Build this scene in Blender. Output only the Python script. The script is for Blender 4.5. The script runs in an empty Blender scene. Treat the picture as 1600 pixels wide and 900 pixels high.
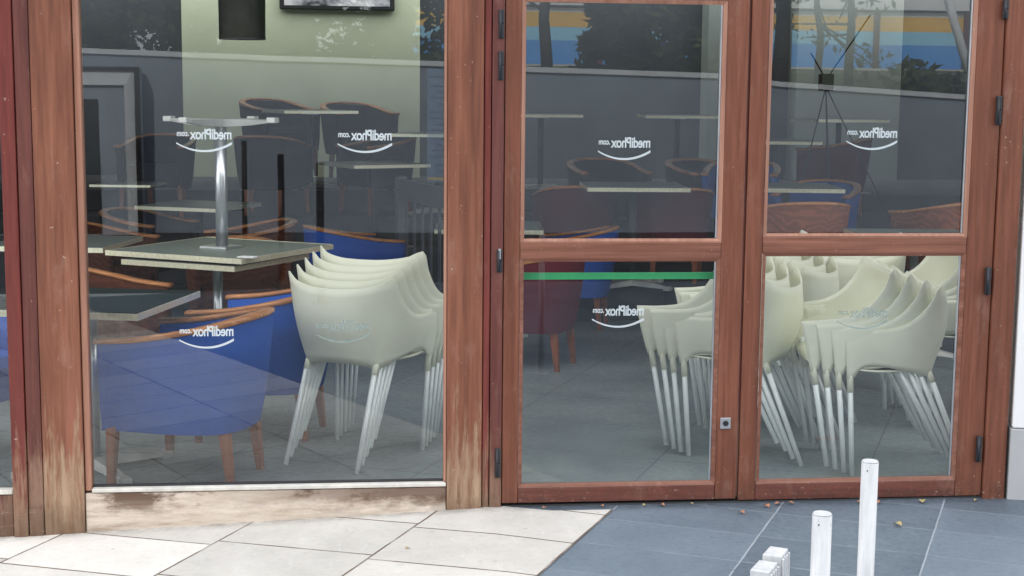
import bpy, bmesh, math, random
from math import sin, cos, pi, radians
from mathutils import Vector, Matrix
random.seed(7)
sc = bpy.context.scene
col = sc.collection

# ------------------------------------------------------------------ camera
cam = bpy.data.cameras.new('camera'); cam.sensor_width = 36; cam.lens = 36*2300/1600
cam.clip_start = .05; cam.clip_end = 400
camo = bpy.data.objects.new('camera', cam); col.objects.link(camo)
camo.matrix_world = (Matrix.Translation((0, -5.5975, 1.6)) @ Matrix.Rotation(radians(-6), 4, 'Z')
                     @ Matrix.Rotation(radians(90-7.43), 4, 'X') @ Matrix.Rotation(radians(.53), 4, 'Z'))
sc.camera = camo

# ------------------------------------------------------------------ materials
def newmat(name):
    m = bpy.data.materials.new(name); m.use_nodes = True
    nt = m.node_tree; b = nt.nodes['Principled BSDF']
    return m, nt, b
def N(nt, t, **k):
    n = nt.nodes.new(t)
    for a, v in k.items():
        if a.startswith('i_'): n.inputs[a[2:].replace('_', ' ')].default_value = v
        else: setattr(n, a, v)
    return n
def L(nt, a, b): nt.links.new(a, b)
def ramp(nt, fac, stops):
    r = N(nt, 'ShaderNodeValToRGB'); e = r.color_ramp.elements
    while len(e) < len(stops): e.new(.5)
    for x, (p, c) in zip(e, stops):
        x.position = p; x.color = (*c, 1)
    L(nt, fac, r.inputs['Fac']); return r.outputs['Color']
def coords(nt, scale=(1,1,1), kind='Object', rot=(0,0,0)):
    t = N(nt, 'ShaderNodeTexCoord'); mp = N(nt, 'ShaderNodeMapping')
    mp.inputs['Scale'].default_value = scale; mp.inputs['Rotation'].default_value = rot
    L(nt, t.outputs[kind], mp.inputs['Vector']); return mp.outputs['Vector']
def world(nt, scale=(1,1,1), rot=(0,0,0), loc=(0,0,0)):
    t = N(nt, 'ShaderNodeNewGeometry'); mp = N(nt, 'ShaderNodeMapping')
    mp.inputs['Scale'].default_value = scale; mp.inputs['Rotation'].default_value = rot; mp.inputs['Location'].default_value = loc
    L(nt, t.outputs['Position'], mp.inputs['Vector']); return mp.outputs['Vector']
def noise(nt, vec, scale, detail=4, rough=.55):
    n = N(nt, 'ShaderNodeTexNoise', i_Scale=scale, i_Detail=detail, i_Roughness=rough)
    L(nt, vec, n.inputs['Vector']); return n.outputs['Fac']
def mixc(nt, fac, a, b, mode='MIX'):
    m = N(nt, 'ShaderNodeMix', data_type='RGBA', blend_type=mode)
    for s, v in ((0, fac), (6, a), (7, b)):
        if isinstance(v, (int, float)): m.inputs[s].default_value = v
        elif isinstance(v, tuple): m.inputs[s].default_value = (*v, 1)
        else: L(nt, v, m.inputs[s])
    return m.outputs[2]
def math_(nt, op, a, b=None, clamp=False):
    m = N(nt, 'ShaderNodeMath', operation=op, use_clamp=clamp)
    for i, v in enumerate((a, b)):
        if v is None: continue
        if isinstance(v, (int, float)): m.inputs[i].default_value = v
        else: L(nt, v, m.inputs[i])
    return m.outputs[0]
def maprange(nt, v, a, b, c=0., d=1.):
    m = N(nt, 'ShaderNodeMapRange'); L(nt, v, m.inputs[0])
    for i, x in enumerate((a, b, c, d)): m.inputs[i+1].default_value = x
    return m.outputs[0]
def bump(nt, b, h, strength=.3, dist=.01):
    n = N(nt, 'ShaderNodeBump', i_Strength=strength, i_Distance=dist); L(nt, h, n.inputs['Height']); L(nt, n.outputs[0], b.inputs['Normal'])

def simple(name, c, rough=.5, metal=0, var=.15, nscale=8, spec=.5, bmp=0):
    m, nt, b = newmat(name)
    f = noise(nt, coords(nt), nscale)
    lo = tuple(x*(1-var) for x in c); hi = tuple(min(1, x*(1+var)) for x in c)
    L(nt, ramp(nt, f, [(.3, lo), (.7, hi)]), b.inputs['Base Color'])
    b.inputs['Roughness'].default_value = rough; b.inputs['Metallic'].default_value = metal
    b.inputs['Specular IOR Level'].default_value = spec
    if bmp: bump(nt, b, noise(nt, coords(nt), nscale*12), bmp, .003)
    return m
def wood(name, dark, light, rough=.45, axis='z', weather=0):
    """stained joinery timber, grain along axis; weather adds bare bleached wood near the ground"""
    m, nt, b = newmat(name)
    s = (28, 28, 1.4) if axis == 'z' else (1.4, 28, 28)
    g = noise(nt, world(nt, s), 2.2, 6, .62)
    c = ramp(nt, g, [(.3, dark), (.72, light)])
    blot = noise(nt, world(nt), 2.3, 3)
    c = mixc(nt, math_(nt, 'MULTIPLY', blot, .45), c, tuple(x*.62 for x in dark))
    stk = noise(nt, world(nt, (9, 9, .35) if axis == 'z' else (.5, 9, 14)), 1.6, 5, .65)
    c = mixc(nt, maprange(nt, stk, .5, .72, 0, .55), c, tuple(x*.5 for x in dark))
    c = mixc(nt, maprange(nt, stk, .46, .3, 0, .35), c, tuple(min(1, x*1.25+.02) for x in light))
    fade = maprange(nt, noise(nt, world(nt, (3, 3, 1.1)), 2.6, 6, .7), .56, .74)
    c = mixc(nt, math_(nt, 'MULTIPLY', fade, .4), c, (.36, .22, .17))
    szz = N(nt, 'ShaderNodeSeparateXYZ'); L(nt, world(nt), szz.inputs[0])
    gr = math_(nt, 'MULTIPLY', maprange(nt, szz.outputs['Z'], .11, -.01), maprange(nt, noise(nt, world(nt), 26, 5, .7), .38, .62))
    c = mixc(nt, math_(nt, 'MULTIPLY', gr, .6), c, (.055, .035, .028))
    scf = maprange(nt, math_(nt, 'ADD', noise(nt, world(nt, (14, 14, 40)), 2.2, 4, .75), maprange(nt, szz.outputs['Z'], .25, 0, 0, .10)), .70, .74)
    c = mixc(nt, math_(nt, 'MULTIPLY', scf, .6), c, (.46, .34, .27))
    sp = noise(nt, world(nt), 55, 2, .5)
    spk = maprange(nt, sp, .735, .76)
    c = mixc(nt, math_(nt, 'MULTIPLY', spk, .55), c, (.5, .38, .3))
    if weather:
        sepx = N(nt, 'ShaderNodeSeparateXYZ'); L(nt, world(nt), sepx.inputs[0])
        st = noise(nt, world(nt, (34, 34, 3.2) if axis == 'z' else (5, 30, 22)), 1.3, 6, .7)
        hgt = maprange(nt, sepx.outputs['Z'], *( (.60, .02) if axis == 'z' else (.12, -.05)), .0, .36)
        k = math_(nt, 'ADD', st, hgt)
        bare = maprange(nt, k, .66, .82)
        tone = ramp(nt, noise(nt, world(nt, (20, 20, 2) if axis == 'z' else (2, 20, 20)), 2, 5, .7), [(.3, (.22, .13, .075)), (.7, (.47, .34, .23))])
        c = mixc(nt, math_(nt, 'MULTIPLY', bare, weather), c, tone)
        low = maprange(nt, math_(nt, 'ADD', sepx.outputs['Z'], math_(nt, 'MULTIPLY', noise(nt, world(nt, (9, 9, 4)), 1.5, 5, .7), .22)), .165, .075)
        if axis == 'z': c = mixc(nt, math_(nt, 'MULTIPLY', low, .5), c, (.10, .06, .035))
    L(nt, c, b.inputs['Base Color']); b.inputs['Roughness'].default_value = rough
    b.inputs['Specular IOR Level'].default_value = .35
    bump(nt, b, g, .25, .002)
    return m
M = {}
M['door_wood'] = wood('stained_door_wood', (.155, .051, .029), (.28, .105, .062), .42)
M['door_wood_h'] = wood('stained_door_rail_wood', (.185, .070, .043), (.33, .145, .098), .42, 'x')
M['door_wood_b'] = wood('stained_bottom_rail_wood', (.14, .044, .032), (.23, .078, .056), .42, 'x')
M['red_wood'] = wood('dark_red_timber', (.13, .026, .022), (.24, .055, .042), .4, weather=.55)
M['plum_wood'] = wood('plum_brown_timber', (.10, .030, .026), (.19, .062, .048), .45, weather=.4)
M['old_wood'] = wood('weathered_brown_timber', (.145, .050, .029), (.30, .115, .066), .6, weather=.85)
def sillmat():
    m, nt, b = newmat('bare_weathered_sill')
    base = ramp(nt, noise(nt, world(nt, (3, 20, 22)), 1.6, 7, .72), [(.28, (.30, .22, .16)), (.46, (.58, .49, .40)), (.7, (.74, .66, .57))])
    st = maprange(nt, noise(nt, world(nt, (3.2, 10, 9), loc=(.3, 0, 0)), 1.1, 5, .68), .50, .60)
    sepx = N(nt, 'ShaderNodeSeparateXYZ'); L(nt, world(nt), sepx.inputs[0])
    up = maprange(nt, sepx.outputs['Z'], -.02, .06, .1, 1.)
    c = mixc(nt, math_(nt, 'MULTIPLY', math_(nt, 'MULTIPLY', st, up), .92), base, (.10, .052, .03))
    rx = maprange(nt, sepx.outputs['X'], -.55, .1, .15, 1.)
    band = maprange(nt, math_(nt, 'ADD', sepx.outputs['Z'], math_(nt, 'MULTIPLY', noise(nt, world(nt, (4, 6, 9)), 1.7, 6, .75), .11)), .072, .108)
    c = mixc(nt, math_(nt, 'MULTIPLY', math_(nt, 'MULTIPLY', rx, band), .85), c, (.11, .055, .035))
    L(nt, c, b.inputs['Base Color']); b.inputs['Roughness'].default_value = .8
    return m
M['sill'] = sillmat()
M['bead_white'] = simple('white_glazing_bead', (.62, .6, .55), .5, nscale=20)
M['bead_dark'] = simple('dark_rubber_gasket', (.03, .03, .032), .6)
M['bead_wood'] = wood('pale_bead_wood', (.33, .15, .10), (.5, .27, .19), .45)
M['hinge'] = simple('grey_black_hinge_metal', (.035, .038, .045), .45, .3)
M['steel'] = simple('brushed_steel', (.55, .56, .58), .3, .8)
M['chrome'] = simple('satin_chrome', (.66, .68, .69), .28, .85)
M['caststeel'] = simple('pale_cast_metal', (.62, .62, .58), .4, .35)
M['black'] = simple('matte_black', (.018, .018, .02), .5)
def plastic(name, c):
    m, nt, b = newmat(name)
    f = noise(nt, coords(nt), 5, 5)
    L(nt, ramp(nt, f, [(.3, tuple(x*.9 for x in c)), (.7, c)]), b.inputs['Base Color'])
    b.inputs['Roughness'].default_value = .42; b.inputs['Specular IOR Level'].default_value = .35
    b.inputs['Subsurface Weight'].default_value = 0
    return m
M['cream'] = plastic('cream_plastic', (.83, .83, .67))
M['leg_grey'] = simple('pale_grey_coated_tube', (.84, .87, .86), .35, .15, .06)
def fabric(name, c, pattern=False):
    m, nt, b = newmat(name)
    v = coords(nt)
    f = noise(nt, v, 220, 2); g = noise(nt, v, 7, 4)
    cc = ramp(nt, f, [(.3, tuple(x*.86 for x in c)), (.7, tuple(x*1.12 for x in c))])
    cc = mixc(nt, math_(nt, 'MULTIPLY', g, .35), cc, tuple(x*.55 for x in c))
    if pattern:
        w = N(nt, 'ShaderNodeTexWave', wave_type='RINGS', i_Scale=7, i_Distortion=14, i_Detail=3); L(nt, v, w.inputs['Vector'])
        cc = mixc(nt, maprange(nt, w.outputs['Fac'], .45, .9, 0, .3), cc, tuple(x*2.1 for x in c))
    L(nt, cc, b.inputs['Base Color']); b.inputs['Roughness'].default_value = .95
    b.inputs['Specular IOR Level'].default_value = .15
    bump(nt, b, f, .08, .002)
    return m
M['blue'] = fabric('royal_blue_fabric', (.030, .098, .42))
M['maroon'] = fabric('maroon_fabric', (.105, .012, .024))
M['brown'] = fabric('brown_figured_fabric', (.075, .024, .012), True)
M['dusk'] = fabric('dull_purple_brown_fabric', (.026, .018, .021))
M['figured'] = fabric('orange_brown_figured_fabric', (.20, .062, .026), True)
M['rail'] = wood('orange_varnished_wood', (.42, .15, .05), (.72, .32, .12), .22, 'x')
M['chair_leg'] = wood('red_brown_chair_leg_wood', (.26, .072, .03), (.42, .14, .06), .35)
def tabletop(name, c, r, sp=.3):
    m, nt, b = newmat(name)
    L(nt, ramp(nt, noise(nt, coords(nt), 60, 3), [(.35, tuple(x*.85 for x in c)), (.65, c)]), b.inputs['Base Color'])
    b.inputs['Roughness'].default_value = r; b.inputs['Specular IOR Level'].default_value = sp
    return m
M['top_green'] = tabletop('grey_green_laminate', (.20, .235, .205), .38)
M['top_dark'] = tabletop('dark_slate_laminate', (.018, .026, .025), .7, .04)
def beaded():
    m, nt, b = newmat('cream_table_edging'); b.inputs['Metallic'].default_value = .55
    w = N(nt, 'ShaderNodeTexVoronoi', i_Scale=70.); L(nt, coords(nt), w.inputs['Vector'])
    L(nt, ramp(nt, w.outputs['Distance'], [(.3, (.95, .93, .72)), (.8, (.84, .81, .58))]), b.inputs['Base Color'])
    b.inputs['Roughness'].default_value = .3
    return m
M['edge'] = beaded()
def glassmat(name, refl, tint):
    m = bpy.data.materials.new(name); m.use_nodes = True; nt = m.node_tree
    for n in list(nt.nodes): nt.nodes.remove(n)
    o = N(nt, 'ShaderNodeOutputMaterial'); t = N(nt, 'ShaderNodeBsdfTransparent'); g = N(nt, 'ShaderNodeBsdfGlossy')
    t.inputs['Color'].default_value = (*tint, 1); g.inputs['Roughness'].default_value = 0
    g.inputs['Color'].default_value = (.92, .97, 1, 1)
    fr = N(nt, 'ShaderNodeFresnel', i_IOR=1.5)
    k = math_(nt, 'MULTIPLY', fr.outputs[0], 1.0); k = math_(nt, 'ADD', k, refl, True)
    # slight waviness of old float glass
    bp = N(nt, 'ShaderNodeBump', i_Strength=.05, i_Distance=.004); L(nt, noise(nt, world(nt, (1, 1, .6)), 2.2, 1), bp.inputs['Height'])
    L(nt, bp.outputs[0], g.inputs['Normal'])
    mx = N(nt, 'ShaderNodeMixShader'); L(nt, k, mx.inputs[0]); L(nt, t.outputs[0], mx.inputs[1]); L(nt, g.outputs[0], mx.inputs[2])
    L(nt, mx.outputs[0], o.inputs[0]); return m
M['glass'] = glassmat('window_glass', .044, (.95, .98, .97))
def decal(name, c, a):
    m, nt, b = newmat(name)
    f = noise(nt, coords(nt), 40, 2)
    L(nt, ramp(nt, f, [(.3, tuple(x*.93 for x in c)), (.7, c)]), b.inputs['Base Color'])
    b.inputs['Roughness'].default_value = .6; b.inputs['Alpha'].default_value = a
    return m
M['logo'] = decal('white_vinyl_lettering', (.64, .71, .74), .85)
M['logo_shaded'] = decal('shaded_vinyl_lettering', (.25, .33, .33), .65)  # white lettering coloured dark where it looks shaded over pale chairs
M['notice'] = decal('blue_notice_film', (.10, .17, .27), .45)
M['notice_ink'] = decal('dark_blue_ink', (.02, .035, .10), .8)
M['gold'] = decal('ochre_print', (.35, .24, .06), .8)
M['green'] = simple('bright_green_paint', (.035, .42, .15), .4, 0, .12)
M['barrier'] = simple('dark_brown_barrier_wood', (.045, .038, .038), .5, nscale=14)
M['barrier_grey'] = simple('blue_grey_barrier_wood', (.06, .065, .075), .5, nscale=14)
M['white_paint'] = simple('chipped_white_paint', (.54, .56, .58), .35, 0, .16, 14)
def chipped():
    m, nt, b = newmat('scuffed_white_post_paint')
    c = ramp(nt, noise(nt, world(nt, (40, 40, 5)), 1.5, 5, .65), [(.3, (.44, .46, .48)), (.65, (.62, .63, .64))])
    ch = maprange(nt, noise(nt, world(nt, (60, 60, 26)), 1.4, 5, .75), .66, .70)
    c = mixc(nt, math_(nt, 'MULTIPLY', ch, .75), c, (.16, .15, .14))
    L(nt, c, b.inputs['Base Color']); b.inputs['Roughness'].default_value = .4; return m
M['white_paint'] = chipped()
M['plaster_white'] = simple('white_render', (.84, .84, .83), .8, 0, .03, 3, bmp=.2)
M['plaster_grey'] = simple('grey_render_plinth', (.44, .445, .45), .8, 0, .06, 5, bmp=.2)
M['wall_pale'] = simple('pale_olive_wall_paint', (.62, .68, .48), .7, 0, .06, 1.5)
M['wall_pale_dim'] = simple('dimmed_pale_wall_paint', (.24, .275, .25), .7, 0, .06, 1.5)  # darker copy of the pale wall paint, standing in for dimmer light
M['wall_dark'] = simple('slate_wall_paint', (.065, .075, .085), .7, 0, .15, 1.5)
M['panel_grey'] = simple('grey_panel_paint', (.40, .45, .52), .5, 0, .1, 2)
M['step_dark'] = simple('dark_step_carpet', (.045, .048, .052), .8, 0, .2, 4)
M['shade'] = simple('dark_grey_drum', (.26, .28, .25), .8)
M['ceiling'] = simple('dark_ceiling', (.09, .09, .09), .8)
M['leaf_a'] = simple('dry_orange_leaf', (.42, .19, .10), .7, 0, .3, 60)
M['leaf_b'] = simple('dry_tan_leaf', (.42, .33, .15), .7, 0, .3, 60)
M['redpaint'] = simple('worn_red_paint', (.55, .08, .08), .6)
M['white_pole'] = simple('white_pole_paint', (.85, .85, .85), .4)

def floor_in():
    m, nt, b = newmat('grey_interior_tiles')
    v = world(nt, (1, 1, 1), (0, 0, radians(25)))
    br = N(nt, 'ShaderNodeTexBrick', offset=.0, i_Scale=1., i_Mortar_Size=.0035, i_Brick_Width=.9, i_Row_Height=.6)
    L(nt, v, br.inputs['Vector'])
    f = noise(nt, world(nt), 2.6, 5); f2 = noise(nt, world(nt), 30, 3)
    c = ramp(nt, f, [(.3, (.155, .19, .205)), (.7, (.25, .285, .285))])
    c = mixc(nt, math_(nt, 'MULTIPLY', f2, .3), c, (.2, .2, .17))
    c = mixc(nt, br.outputs['Fac'], c, (.115, .13, .135))
    L(nt, c, b.inputs['Base Color']); L(nt, maprange(nt, f2, .3, .7, .35, .55), b.inputs['Roughness'])
    return m
M['floor_in'] = floor_in()
A = radians(26.7)
def paving(name, lo, hi, grout, w, h, offx, offy, ang, dirt, rough, offset=.08, cross=1.):
    m, nt, b = newmat(name)
    v = world(nt, (1, 1, 1), (0, 0, ang), (offx, offy, 0))
    wob = N(nt, 'ShaderNodeVectorMath', operation='MULTIPLY_ADD')
    nz = N(nt, 'ShaderNodeTexNoise', i_Scale=9., i_Detail=4.); L(nt, world(nt), nz.inputs['Vector'])
    L(nt, nz.outputs['Color'], wob.inputs[0]); wob.inputs[1].default_value = (.006, .006, 0); L(nt, v, wob.inputs[2])
    br = N(nt, 'ShaderNodeTexBrick', offset=offset, i_Scale=1., i_Mortar_Size=.0052, i_Mortar_Smooth=.3, i_Brick_Width=w, i_Row_Height=h)
    br.inputs['Color1'].default_value = (.0, .0, .0, 1); br.inputs['Color2'].default_value = (1, 1, 1, 1)
    L(nt, wob.outputs[0], br.inputs['Vector'])
    f = noise(nt, world(nt), 3.1, 7, .65); f2 = noise(nt, world(nt), 38, 5, .7)
    c = ramp(nt, f, [(.3, lo), (.7, hi)])
    c = mixc(nt, .42, c, mixc(nt, br.outputs['Color'], tuple(x*.6 for x in lo), tuple(min(1, x*1.15) for x in hi)))
    c = mixc(nt, math_(nt, 'MULTIPLY', maprange(nt, f2, .52, .75), dirt), c, tuple(x*.45 for x in lo))
    st = maprange(nt, noise(nt, world(nt, (6, 1.5, 1), (0, 0, ang)), 4, 5, .7), .58, .75)
    c = mixc(nt, math_(nt, 'MULTIPLY', st, dirt*.8), c, tuple(min(1, x*1.6) for x in hi))
    gn = mixc(nt, noise(nt, world(nt), 7, 4), grout, tuple(x*2.2 for x in grout))
    gm = math_(nt, 'MULTIPLY', br.outputs['Fac'], maprange(nt, noise(nt, world(nt), 4.3, 4), .32, .5, .25, 1))
    if cross < 1:
        sv = N(nt, 'ShaderNodeSeparateXYZ'); L(nt, wob.outputs[0], sv.inputs[0])
        ln = maprange(nt, math_(nt, 'PINGPONG', sv.outputs['Y'], h/2), .0042, .0018)
        gm = math_(nt, 'MAXIMUM', math_(nt, 'MULTIPLY', gm, cross), math_(nt, 'MULTIPLY', ln, .65))
    c = mixc(nt, gm, c, gn)
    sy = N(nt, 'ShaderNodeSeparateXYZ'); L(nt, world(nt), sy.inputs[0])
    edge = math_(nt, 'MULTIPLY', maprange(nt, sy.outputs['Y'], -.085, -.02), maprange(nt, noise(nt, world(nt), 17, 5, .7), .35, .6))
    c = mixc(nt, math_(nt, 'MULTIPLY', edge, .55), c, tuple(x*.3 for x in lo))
    gum = N(nt, 'ShaderNodeTexVoronoi', i_Scale=7.); L(nt, world(nt), gum.inputs['Vector'])
    c = mixc(nt, math_(nt, 'MULTIPLY', maprange(nt, gum.outputs['Distance'], .09, .05), .35), c, tuple(x*.5 for x in lo))
    L(nt, c, b.inputs['Base Color']); L(nt, maprange(nt, f2, .3, .7, rough-.1, rough+.12), b.inputs['Roughness'])
    hh = math_(nt, 'SUBTRACT', math_(nt, 'MULTIPLY', f2, .25), br.outputs['Fac']); bump(nt, b, hh, .5, .004)
    return m
# rows run along the long joints, which leave the shopfront at an angle
PHI = math.atan2(-.893, -.45)          # direction of the long joints
ROTW = -PHI
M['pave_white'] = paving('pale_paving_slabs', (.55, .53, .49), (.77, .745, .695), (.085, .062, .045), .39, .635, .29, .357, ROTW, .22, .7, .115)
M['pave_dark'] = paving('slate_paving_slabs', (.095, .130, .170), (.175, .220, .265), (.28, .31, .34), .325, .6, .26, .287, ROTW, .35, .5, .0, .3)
M['asphalt'] = simple('worn_asphalt', (.06, .062, .066), .9, 0, .3, 6, bmp=.3)
def park():
    m, nt, b = newmat('parkland_ground')
    s = N(nt, 'ShaderNodeSeparateXYZ'); L(nt, world(nt), s.inputs[0])
    g = ramp(nt, noise(nt, world(nt), 1.4, 6), [(.3, (.022, .036, .010)), (.7, (.06, .075, .024))])
    st = maprange(nt, math_(nt, 'ADD', s.outputs['Y'], math_(nt, 'MULTIPLY', noise(nt, world(nt), .6, 3), 3.)), -39, -40.5)
    c = mixc(nt, st, g, (.62, .54, .42))
    pth = maprange(nt, noise(nt, world(nt, (.22, 1.1, 1)), 1.0, 2), .60, .66)
    c = mixc(nt, math_(nt, 'MULTIPLY', pth, .5), c, (.45, .42, .34))
    L(nt, c, b.inputs['Base Color']); b.inputs['Roughness'].default_value = .95
    return m
M['park'] = park()
M['parapet'] = simple('grey_concrete_wall', (.32, .365, .43), .85, 0, .08, 2, bmp=.2)
M['coping'] = simple('pale_stone_coping', (.80, .82, .84), .7, 0, .06, 4)
M['bark'] = simple('dark_bark', (.05, .04, .03), .9, 0, .3, 12)
def leafmat(name, lo, hi):
    m, nt, b = newmat(name)
    L(nt, ramp(nt, noise(nt, world(nt), 1.1, 6, .7), [(.35, lo), (.65, hi)]), b.inputs['Base Color'])
    b.inputs['Roughness'].default_value = .7; b.inputs['Specular IOR Level'].default_value = .2
    return m
M['leaf_dark'] = leafmat('dark_foliage', (.006, .013, .005), (.10, .15, .045))
M['leaf_mid'] = leafmat('mid_foliage', (.02, .04, .010), (.07, .11, .03))
M['leaf_thin'] = leafmat('drooping_foliage', (.03, .035, .02), (.10, .12, .06))
def bands():
    m, nt, b = newmat('banded_facade_paint')
    s = N(nt, 'ShaderNodeSeparateXYZ'); L(nt, world(nt), s.inputs[0])
    z = maprange(nt, s.outputs['Z'], 2, 6)
    r = N(nt, 'ShaderNodeValToRGB'); r.color_ramp.interpolation = 'CONSTANT'; e = r.color_ramp.elements
    st = [(0, (.06, .33, .85)), (.36, (.30, .68, .95)), (.475, (.92, .52, .03)), (.60, (.95, .95, .92))]
    while len(e) < len(st): e.new(.5)
    for x, (p, c) in zip(e, st): x.position = p; x.color = (*c, 1)
    L(nt, z, r.inputs[0]); c = mixc(nt, math_(nt, 'MULTIPLY', noise(nt, world(nt), .8, 4), .12), r.outputs[0], (.5, .52, .55))
    L(nt, c, b.inputs['Base Color']); b.inputs['Roughness'].default_value = .7
    return m
M['bands'] = bands()

# ------------------------------------------------------------------ helpers
def tag(o, label=None, cat=None, group=None, kind=None):
    if label: o['label'] = label
    if cat: o['category'] = cat
    if group: o['group'] = group
    if kind: o['kind'] = kind
    return o
def mesh_obj(name, bm, mat, parent=None, smooth=False, keep_loc=True):
    me = bpy.data.meshes.new(name); bmesh.ops.recalc_face_normals(bm, faces=bm.faces); bm.to_mesh(me); bm.free()
    if smooth:
        for p in me.polygons: p.use_smooth = True
    mats = mat if isinstance(mat, (list, tuple)) else [mat]
    for m in mats: me.materials.append(m)
    o = bpy.data.objects.new(name, me); col.objects.link(o)
    if parent: o.parent = parent
    return o
def empty(name, loc=(0,0,0), rz=0, label=None, cat=None, group=None):
    o = bpy.data.objects.new(name, None); o.empty_display_size = .1; col.objects.link(o)
    o.location = loc; o.rotation_euler = (0, 0, rz)
    return tag(o, label, cat, group)
def box(bm, x0, x1, y0, y1, z0, z1, bev=0, mi=0):
    vs = [bm.verts.new(p) for p in ((x0,y0,z0),(x1,y0,z0),(x1,y1,z0),(x0,y1,z0),(x0,y0,z1),(x1,y0,z1),(x1,y1,z1),(x0,y1,z1))]
    fs = [bm.faces.new([vs[i] for i in f]) for f in ((0,3,2,1),(4,5,6,7),(0,1,5,4),(1,2,6,5),(2,3,7,6),(3,0,4,7))]
    for f in fs: f.material_index = mi
    if bev:
        es = list({e for f in fs for e in f.edges})
        r = bmesh.ops.bevel(bm, geom=es, offset=bev, segments=2, affect='EDGES', profile=.5)
        for f in r['faces']: f.material_index = mi
def tube(bm, p0, p1, r0, r1=None, n=12, cap=True, mi=0):
    r1 = r0 if r1 is None else r1
    p0, p1 = Vector(p0), Vector(p1); d = (p1-p0).normalized()
    a = d.orthogonal().normalized(); b = d.cross(a)
    A_ = [bm.verts.new(p0+r0*(cos(2*pi*i/n)*a+sin(2*pi*i/n)*b)) for i in range(n)]
    B_ = [bm.verts.new(p1+r1*(cos(2*pi*i/n)*a+sin(2*pi*i/n)*b)) for i in range(n)]
    for i in range(n):
        f = bm.faces.new((A_[i], A_[(i+1)%n], B_[(i+1)%n], B_[i])); f.smooth = True; f.material_index = mi
    if cap:
        for q in (A_[::-1], B_): bm.faces.new(q).material_index = mi
def one(fn, *a, **k):
    bm = bmesh.new(); fn(bm, *a, **k); return bm
def copy_tree(o, parent=None):
    c = o.copy(); col.objects.link(c)
    if parent: c.parent = parent
    for ch in list(o.children): copy_tree(ch, c)
    return c
def bx(name, mat, parent, *a, **k): return mesh_obj(name, one(box, *a, **k), mat, parent)
def lerp(a, b, t): return a+(b-a)*t
def interp(pts, t):
    """catmull-rom through (t, x, y, z) keys"""
    for i in range(len(pts)-1):
        if t <= pts[i+1][0]+1e-9: break
    p1, p2 = pts[i], pts[i+1]; p0 = pts[max(i-1, 0)]; p3 = pts[min(i+2, len(pts)-1)]
    u = (t-p1[0])/(p2[0]-p1[0]); out = []
    for k in (1, 2, 3):
        m1 = (p2[k]-p0[k])/(p2[0]-p0[0])*(p2[0]-p1[0]); m2 = (p3[k]-p1[k])/(p3[0]-p1[0])*(p2[0]-p1[0])
        out.append((2*u**3-3*u**2+1)*p1[k]+(u**3-2*u**2+u)*m1+(-2*u**3+3*u**2)*p2[k]+(u**3-u**2)*m2)
    return Vector(out)

# ------------------------------------------------------------------ ground outside
def gz(x): return max(-.13, min(0, .042*(x-.5)))
def strip_sheet(name, poly_x, y_of, mat, dz):
    pass
def ground_grid(name, xs, edge0, edge1, mat, dz):
    bm = bmesh.new(); prev = None
    for x in xs:
        a = bm.verts.new((x, edge0(x), gz(x)+dz)); b = bm.verts.new((x, edge1(x), gz(x)+dz))
        if prev: bm.faces.new((prev[0], a, b, prev[1]))
        prev = (a, b)
    o = mesh_obj(name, bm, mat); tag(o, kind='structure'); return o
xs = [-9, -6, -4, -3, -2.6, -2, -1.3, -1, -.5, 0, .25, .5, .75, .95, 1.2, 2, 3, 5, 9]
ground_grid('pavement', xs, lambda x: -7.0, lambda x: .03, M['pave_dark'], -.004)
# pale slabs lie left of a joint that leaves the shopfront at an angle
bx_, by_ = .956, -.132; dxn, dyn = -.45, -.893
def joint_x(y): return bx_+dxn*(y-by_)/dyn
def joint_y(x): return by_+dyn*(x-bx_)/dxn
x_end = joint_x(-7.0); x_top = joint_x(-.07)
bm = bmesh.new(); prev = None
for x in sorted(set([v for v in xs if v < x_top] + [x_end, x_top])):
    y0 = -7.0 if x <= x_end else joint_y(x)
    a = bm.verts.new((x, y0, gz(x))); b = bm.verts.new((x, .03 if x < .55 else -.07, gz(x)))
    if prev: bm.faces.new((prev[0], a, b, prev[1]))
    prev = (a, b)
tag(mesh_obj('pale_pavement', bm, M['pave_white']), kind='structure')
bm = bmesh.new(); box(bm, -9, 9, -7.15, -7.0, -.28, -.11, .01)
tag(mesh_obj('kerb', bm, M['coping']), kind='structure')
bm = bmesh.new(); vs = [bm.verts.new(p) for p in ((-90, -14.6, -.262), (90, -14.6, -.262), (90, 60, -.262), (-90, 60, -.262))]; bm.faces.new(vs)
tag(mesh_obj('road', bm, M['asphalt']), kind='structure')
# bank of parkland rising behind the parapet
bm = bmesh.new(); prev = None
for y, z in ((-14.55, -.3), (-14.62, 1.45), (-18, 1.55), (-26, 1.85), (-39, 2.45), (-44, 2.66), (-90, 3.2)):
    a = bm.verts.new((-90, y, z)); b = bm.verts.new((90, y, z))
    if prev: bm.faces.new((prev[0], prev[1], b, a))
    prev = (a, b)
tag(mesh_obj('park_ground', bm, M['park']), kind='structure')
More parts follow.
